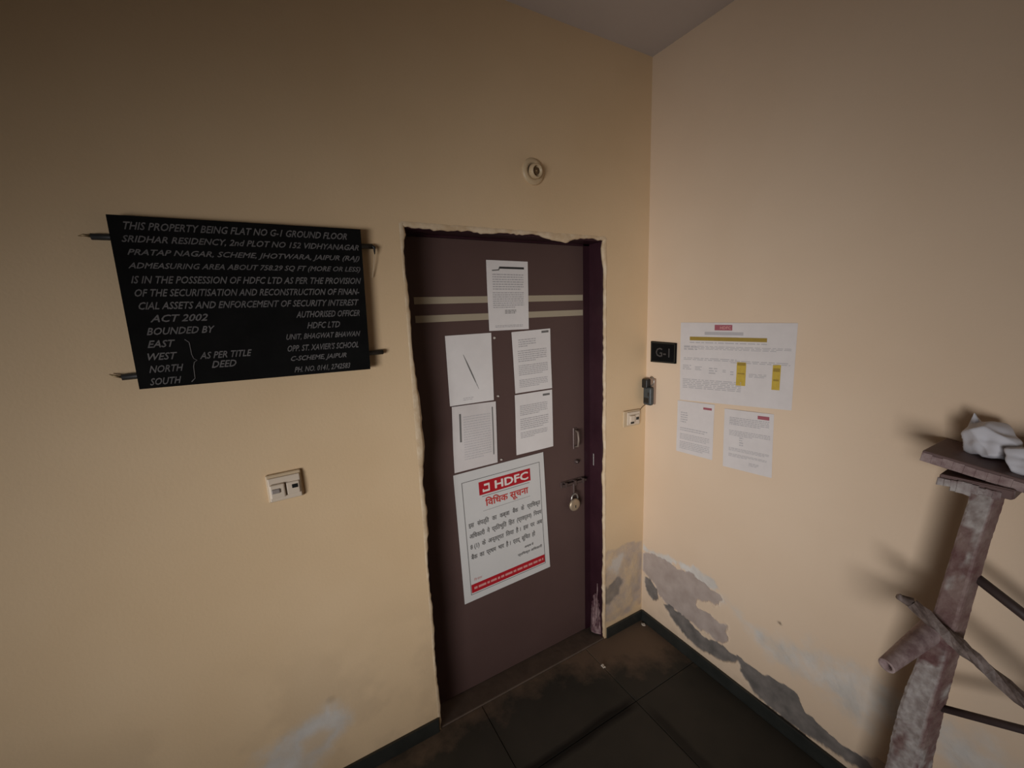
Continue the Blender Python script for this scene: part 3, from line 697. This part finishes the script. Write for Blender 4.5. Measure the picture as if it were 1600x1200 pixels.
# ------------------------------------------------------------------ small fittings
# double switch box on the main wall
sw = tag(empty('switch_box', (-1.648, 0, 1.17)), 'small cream switch and socket box alone on the wall below the sign board', 'switch')
Rt = Matrix.Translation((-1.648, 0, 1.214)) @ Matrix.Rotation(math.radians(-1), 4, 'Y')
MB().box((-.050, -.010, -.046), (.050, .001, .046), .004, 2, Rt).build('back_box', M_PLATE, sw)
MB().box((-.045, -.015, -.042), (.046, -.008, .036), .003, 2, Rt).build('front_plate', M_PLATEW, sw)
k = MB().box((-.042, -.025, -.030), (.000, -.013, .016), .004, 2, Rt).build('switch_block', M_PLATEW, sw)
MB().box((-.038, -.029, -.012), (-.014, -.023, .003), .003, 2, Rt).build('rocker', M_GREYP, k)
k = MB().box((.004, -.019, -.028), (.042, -.013, .014), .003, 2, Rt).build('socket_block', M_PLATEW, sw)
MB().box((.020, -.0205, -.008), (.037, -.0175, .005), .001, 1, Rt).build('socket_hole', M_BLACKP, k)

# second switch plate beside the door
sw = tag(empty('switch_box', (-.108, 0, 1.15)), 'small cream switch plate between the door and the corner', 'switch')
Rt = Matrix.Translation((-.106, 0, 1.190)) @ Matrix.Rotation(math.radians(1.5), 4, 'Y')
MB().box((-.056, -.010, -.041), (.056, .001, .041), .003, 2, Rt).build('back_box', M_PLATE, sw)
MB().box((-.036, -.016, -.032), (.050, -.009, .034), .003, 2, Rt).build('front_plate', M_PLATEW, sw)
k = MB().box((-.026, -.028, -.022), (.004, -.014, .018), .003, 2, Rt).build('switch_block', M_PLATEW, sw)
MB().box((-.027, -.0300, -.022), (-.004, -.0265, -.012), .001, 1, Rt).build('rocker', M_BLACKP, k)
k = MB().box((.008, -.020, -.020), (.040, -.014, .020), .002, 2, Rt).build('socket_block', M_PLATEW, sw)
MB().box((.018, -.0225, -.008), (.037, -.0185, .006), .001, 1, Rt).build('socket_hole', M_BLACKP, k)

# round lamp holder above the door
lr = tag(empty('lamp_holder', (-.660, 0, 2.28)), 'round cream lamp holder with no bulb, on the wall above the door', 'lamp holder')
MB().lathe((-.660, .0005, 2.282), (0, -1, 0), [(.050, 0), (.051, .004), (.048, .009), (.040, .012), (.030, .014), (.030, .012), (0, .012)], 40).build('base_plate', M_ROSE, lr)
cu = MB().lathe((-.660, -.012, 2.280), Vector((.10, -1, -.12)), [(.028, 0), (.028, .014), (.026, .020), (.022, .022), (.020, .020), (.018, .006), (0, .006)], 36).build('socket_cup', M_ROSE, lr)
MB().lathe((-.660, -.016, 2.280), Vector((.10, -1, -.12)), [(.013, 0), (.013, .010), (.011, .012), (0, .012)], 24).build('contact_core', M_ROSED, cu)
MB().lathe((-.660, -.028, 2.2785), Vector((.10, -1, -.12)), [(.004, 0), (.004, .002), (0, .003)], 14).build('contact_pin', M_BRASS, cu)

# flat number plate
pn = tag(empty('number_plate', (0, -.108, 1.47)), 'small black door number plate reading G-1 on the right wall', 'number plate')
PC = [(-.010, -.034, 1.572), (-.010, -.181, 1.569), (-.010, -.181, 1.473), (-.010, -.035, 1.470)]
m = MB(); vs = [Vector(c) for c in PC]+[Vector(c)+Vector((.0105, 0, 0)) for c in PC]
m.add(vs, [(0, 3, 2, 1), (4, 5, 6, 7), (0, 1, 5, 4), (1, 2, 6, 5), (2, 3, 7, 6), (3, 0, 4, 7)]); m.build('plate', M_BOARD, pn)
g = Face(PC, NR, pn)
for q in ((.02, .98, .03, .06), (.02, .98, .94, .97), (.02, .045, .03, .97), (.955, .98, .03, .97)):
    m = MB(); g.rect(m, *q); m.build('rim_line', mat('plate_rim', (0.03, 0.03, 0.022, 1), .5), pn)
g.text('number_lettering', 'G-1', .22, .78, .28, .72, mat('grey_number_paint', (0.055, 0.05, 0.048, 1), .7), bold=.01)

# bell box in the corner
kb = tag(empty('bell_box', (-.005, -.042, 1.25)), 'small dark oblong bell box hung in the corner under the number plate', 'bell')
MB().box((-.010, -.066, 1.256), (.0005, -.010, 1.388), .004, 2).build('back_plate', M_KEYS, kb)
bd = MB().box((-.036, -.062, 1.252), (-.009, -.012, 1.345), .009, 3).build('body', M_KEYB, kb)
MB().box((-.040, -.040, 1.338), (-.009, -.006, 1.384), .006, 3).build('hood', M_BLACKP, kb)
MB().box((-.0385, -.056, 1.300), (-.035, -.046, 1.318), .001, 1).build('push_button', M_BLACKP, bd)
MB().box((-.0375, -.054, 1.264), (-.035, -.020, 1.290), .001, 1).build('grille', M_BLACKP, bd)
MB().tube([(-.004, -.030, 1.384)]+[(-.010, -.038-.022*math.sin(a), 1.372+.022*math.cos(a)) for a in [math.pi*k/8 for k in range(9)]], .0028, 8).build('hanger', M_STEEL, kb)
tag(MB().tube([(-.052, -.012, 1.226), (-.035, -.008, 1.236), (-.016, -.006, 1.243), (-.010, -.018, 1.256)], .0016, 6).build('bell_wire', M_ROSED), 'thin brown wire from the corner switch plate to the bell box', 'wire')

# fallen flakes on the floor
def flake(name, c, r, lab, seed, h=.006):
    random.seed(seed); n = 8
    ring = [(c[0]+r*math.cos(a)*random.uniform(.5, 1.1), c[1]+1.5*r*math.sin(a)*random.uniform(.5, 1.1)) for a in [2*math.pi*k/n for k in range(n)]]
    vs = [(p[0], p[1], c[2]) for p in ring]+[(c[0]+(p[0]-c[0])*.8, c[1]+(p[1]-c[1])*.8, c[2]+h*random.uniform(.6, 1.1)) for p in ring]
    m = MB(); m.add(vs, [tuple(range(n, 2*n)), tuple(reversed(range(n)))]+[(k, (k+1) % n, n+(k+1) % n, n+k) for k in range(n)])
    return tag(m.build(name, M_FLAKE), lab, 'debris')
flake('plaster_flake', (-.403, -.130, .0005), .011, 'pale plaster flake lying on the dusty floor before the door', 1)
flake('plaster_flake', (-.028, -.040, .0005), .010, 'tiny plaster flake lying on the floor in the corner', 2)

# ------------------------------------------------------------------ broken railing by the right wall
rl = tag(empty('railing', (-.14, -1.17, 0)), 'battered maroon iron railing post with flat top board and crossed bars', 'railing')
def post(y_off, x_c, seed, prof, name='post'):
    random.seed(seed); V = []; Fc = []; n_side = 7; levels = 150; zmax = prof[-1][0]
    for k in range(levels+1):
        z = zmax*k/levels
        for (za, ya, wa), (zb, yb, wb) in zip(prof, prof[1:]):
            if za <= z <= zb+1e-6:
                t = (z-za)/(zb-za); yc = ya+(yb-ya)*t; w = wa+(wb-wa)*t; break
        a0 = math.radians(-14); amp = .0006+.0015*max(0, 1-z/.9)
        for sgn in range(4):
            for q in range(n_side):
                t = q/n_side; cs = [(-1, -1), (1, -1), (1, 1), (-1, 1)]
                c0, c1 = cs[sgn], cs[(sgn+1) % 4]; lx = (c0[0]+(c1[0]-c0[0])*t)*w/2; ly = (c0[1]+(c1[1]-c0[1])*t)*w/2
                if q == 0: lx *= .93; ly *= .93
                V.append((x_c+lx*math.cos(a0)-ly*math.sin(a0)+random.uniform(-amp, amp), yc+y_off+lx*math.sin(a0)+ly*math.cos(a0)+random.uniform(-amp, amp), z))
    n = 4*n_side
    Fc = [(k*n+i, k*n+(i+1) % n, (k+1)*n+(i+1) % n, (k+1)*n+i) for k in range(levels) for i in range(n)]+[tuple(range(levels*n, levels*n+n))]
    m = MB(); m.add(V, Fc); o = m.build(name, M_POST, rl)
    zz = np.array([k for k in range(levels+1) for i in range(n)])*zmax/levels; ii = np.array([i for k in range(levels+1) for i in range(n)])
    nz = fbm(ii*.22+seed, zz*9)+.5*fbm(ii*.6, zz*34+seed)
    side = np.where(ii >= n_side*3, .26, np.where(ii >= n_side*2, .16, -.16))                      # cement heavier on two adjoining faces
    hgt = np.where(zz < .75, .10-.35*np.abs(zz-.44), -.30)+np.where(zz > zmax-.13, .24, 0)
    wr = sm(nz+side+hgt, .06, .22); at = o.data.color_attributes.new('wear', 'FLOAT_COLOR', 'POINT')
    at.data.foreach_set('color', np.stack([wr, wr, wr, np.ones_like(wr)], -1).astype(np.float32).ravel()); return o
PROF = [(0, -1.130, .086), (.295, -1.154, .074), (.485, -1.159, .072), (.62, -1.167, .067), (.754, -1.180, .058), (.90, -1.191, .052), (1.112, -1.2065, .047), (1.297, -1.223, .046)]
p1 = post(0, -.14, 5, PROF)
p2 = post(-.76, -.14, 6, [(0, -1.17, .056), (1.19, -1.19, .047)])
# cement splashed on the foot of the post
random.seed(8)
def blob(c, r, sc, seed, mtl, name, parent, sub=3, rough=.25):
    random.seed(seed); b = bmesh.new(); bmesh.ops.create_icosphere(b, subdivisions=sub, radius=1)
    for v in b.verts:
        d = v.co.normalized(); nn = sum(math.sin(d.dot(Vector((math.sin(i*3.1+seed)*5, math.cos(i*1.7+seed)*5, math.sin(i*2.3+seed*2)*5)))+i) for i in range(6))/6
        v.co = Vector((d.x*sc[0], d.y*sc[1], d.z*sc[2]))*r*(1+rough*nn)+Vector(c)
    m = MB(); m.bm(b, True); return m.build(name, mtl, parent)
# cap under the top board, chipped
cp = MB().box((-.198, -1.268, 1.272), (-.078, -1.143, 1.2965), .004, 2, None, .0015).build('cap', M_RAIL, rl)
m = MB(); random.seed(2)
for k in range(9):
    y = -1.249+.0118*k
    m.box((-.2035+random.uniform(0, .002), y, 1.270-random.uniform(0, .005)-(.008 if 3 < k < 7 else 0)), (-.196, y+.0135, 1.288+random.uniform(-.003, .003)), .001, 1, None, .0015)
m.build('chipped_edge', M_CEMENT, cp)
# sloping top board with worn front edge
Sl = Matrix.Translation((0, -1.1034, 1.344)) @ Matrix.Rotation(math.radians(7.5), 4, 'X')
tb = MB().box((-.183, -.96, -.028), (-.004, .001, 0), .003, 2, Sl).build('top_board', M_RAIL, rl)
m = MB(); random.seed(4)
for k in range(48):
    y = -.96+.02*k
    m.box((-.1855, y, -.0285-random.uniform(0, .001)), (-.179, y+.0202, -.0045-random.uniform(0, .003)), .0008, 1, Sl)
m.build('worn_edge', M_WORN, tb)
# crossed bars and a cut pipe stub
def twisted(pa, pb, r, name, mtl, n=60, tw=15):
    pa = Vector(pa); pb = Vector(pb); d = (pb-pa); q = d.to_track_quat('Z', 'Y'); X = q @ Vector((1, 0, 0)); Y = q @ Vector((0, 1, 0)); V = []; Fc = []
    for k in range(n+1):
        c = pa+d*k/n; a = tw*k/n
        for i in range(8):
            t = 2*math.pi*i/8; rr = r*(1.0 if i % 2 else .74)*random.uniform(.86, 1.12); V.append(c+X*math.cos(t+a)*rr+Y*math.sin(t+a)*rr)
    Fc = [(k*8+i, k*8+(i+1) % 8, (k+1)*8+(i+1) % 8, (k+1)*8+i) for k in range(n) for i in range(8)]+[tuple(range(7, -1, -1)), tuple(range(n*8, n*8+8))]
    m = MB(); m.add(V, Fc); return m.build(name, mtl, rl)
twisted((-.1904, -1.1258, .911), (-.1625, -1.952, .418), .0172, 'twisted_bar', M_RUST)
MB().tube([(-.190, -1.122, .912), (-.2094, -1.1034, .9243), (-.2139, -1.1068, .9355)], [.014, .009, .003], 8, jit=.15).build('bent_tip', M_RUST, rl)
MB().tube([(-.1288, -1.2065, 1.032), (-.1288, -1.313, .969), (-.14, -1.9516, .530)], .0122, 10).build('cross_bar', M_DARKBAR, rl)
MB().tube([(-.1288, -1.184, .599), (-.1288, -1.347, .678), (-.14, -1.9516, .933)], .010, 10).build('cross_bar', M_DARKBAR, rl)
a = Vector((-.330, -1.129, .789)); c = Vector((-.150, -1.160, .832)); d = (c-a).normalized()
st = MB(); st.cyl(a, c, .019, .028, 20, cap=False); st.lathe(a, d, [(.019, 0), (.018, -.002), (.012, -.001), (.0115, .05)], 20)
st = st.build('pipe_stub', M_WORN, rl)
MB().cyl(a+d*.045, a+d*.05, .0117, n=16).build('pipe_bore', M_BLACKP, st)

# crumpled white cloth on the top board
def crumple(c, sc, seed, name, parent=None):
    random.seed(seed); b = bmesh.new(); bmesh.ops.create_icosphere(b, subdivisions=5, radius=1)
    dirs = [Vector((random.gauss(0, 1), random.gauss(0, 1), random.gauss(0, .6))).normalized() for _ in range(22)]; offs = [random.uniform(.55, .95) for _ in dirs]
    for v in b.verts:
        d = v.co.normalized(); r = 1.0
        for q, o in zip(dirs, offs):
            t = d.dot(q)
            if t > .15: r = min(r, o/t)
        r += .04*math.sin(d.x*5+seed)*math.sin(d.y*6)+.02*math.sin(d.z*8+d.x*7)
        p = Vector((d.x*sc[0]*r, d.y*sc[1]*r, d.z*sc[2]*r)); p.z = max(p.z, -sc[2]*.42-.004*math.sin(d.x*7+d.y*5))
        v.co = p+Vector(c)
    m = MB(); m.bm(b, True); return m.build(name, M_CLOTH, parent)
cl = tag(empty('crumpled_cloth', (-.10, -1.22, 1.33)), 'crumpled white cloth bundle lying on the railing top board', 'cloth')
crumple((-.080, -1.205, 1.365), (.068, .064, .062), 3, 'bundle', cl)
crumple((-.118, -1.272, 1.347), (.052, .058, .050), 9, 'fold', cl)
MB().tube([(-.065, -1.170, 1.385), (-.058, -1.162, 1.415), (-.066, -1.160, 1.437)], [.022, .010, .001], 8, jit=.3).build('loose_corner', M_CLOTH, cl)
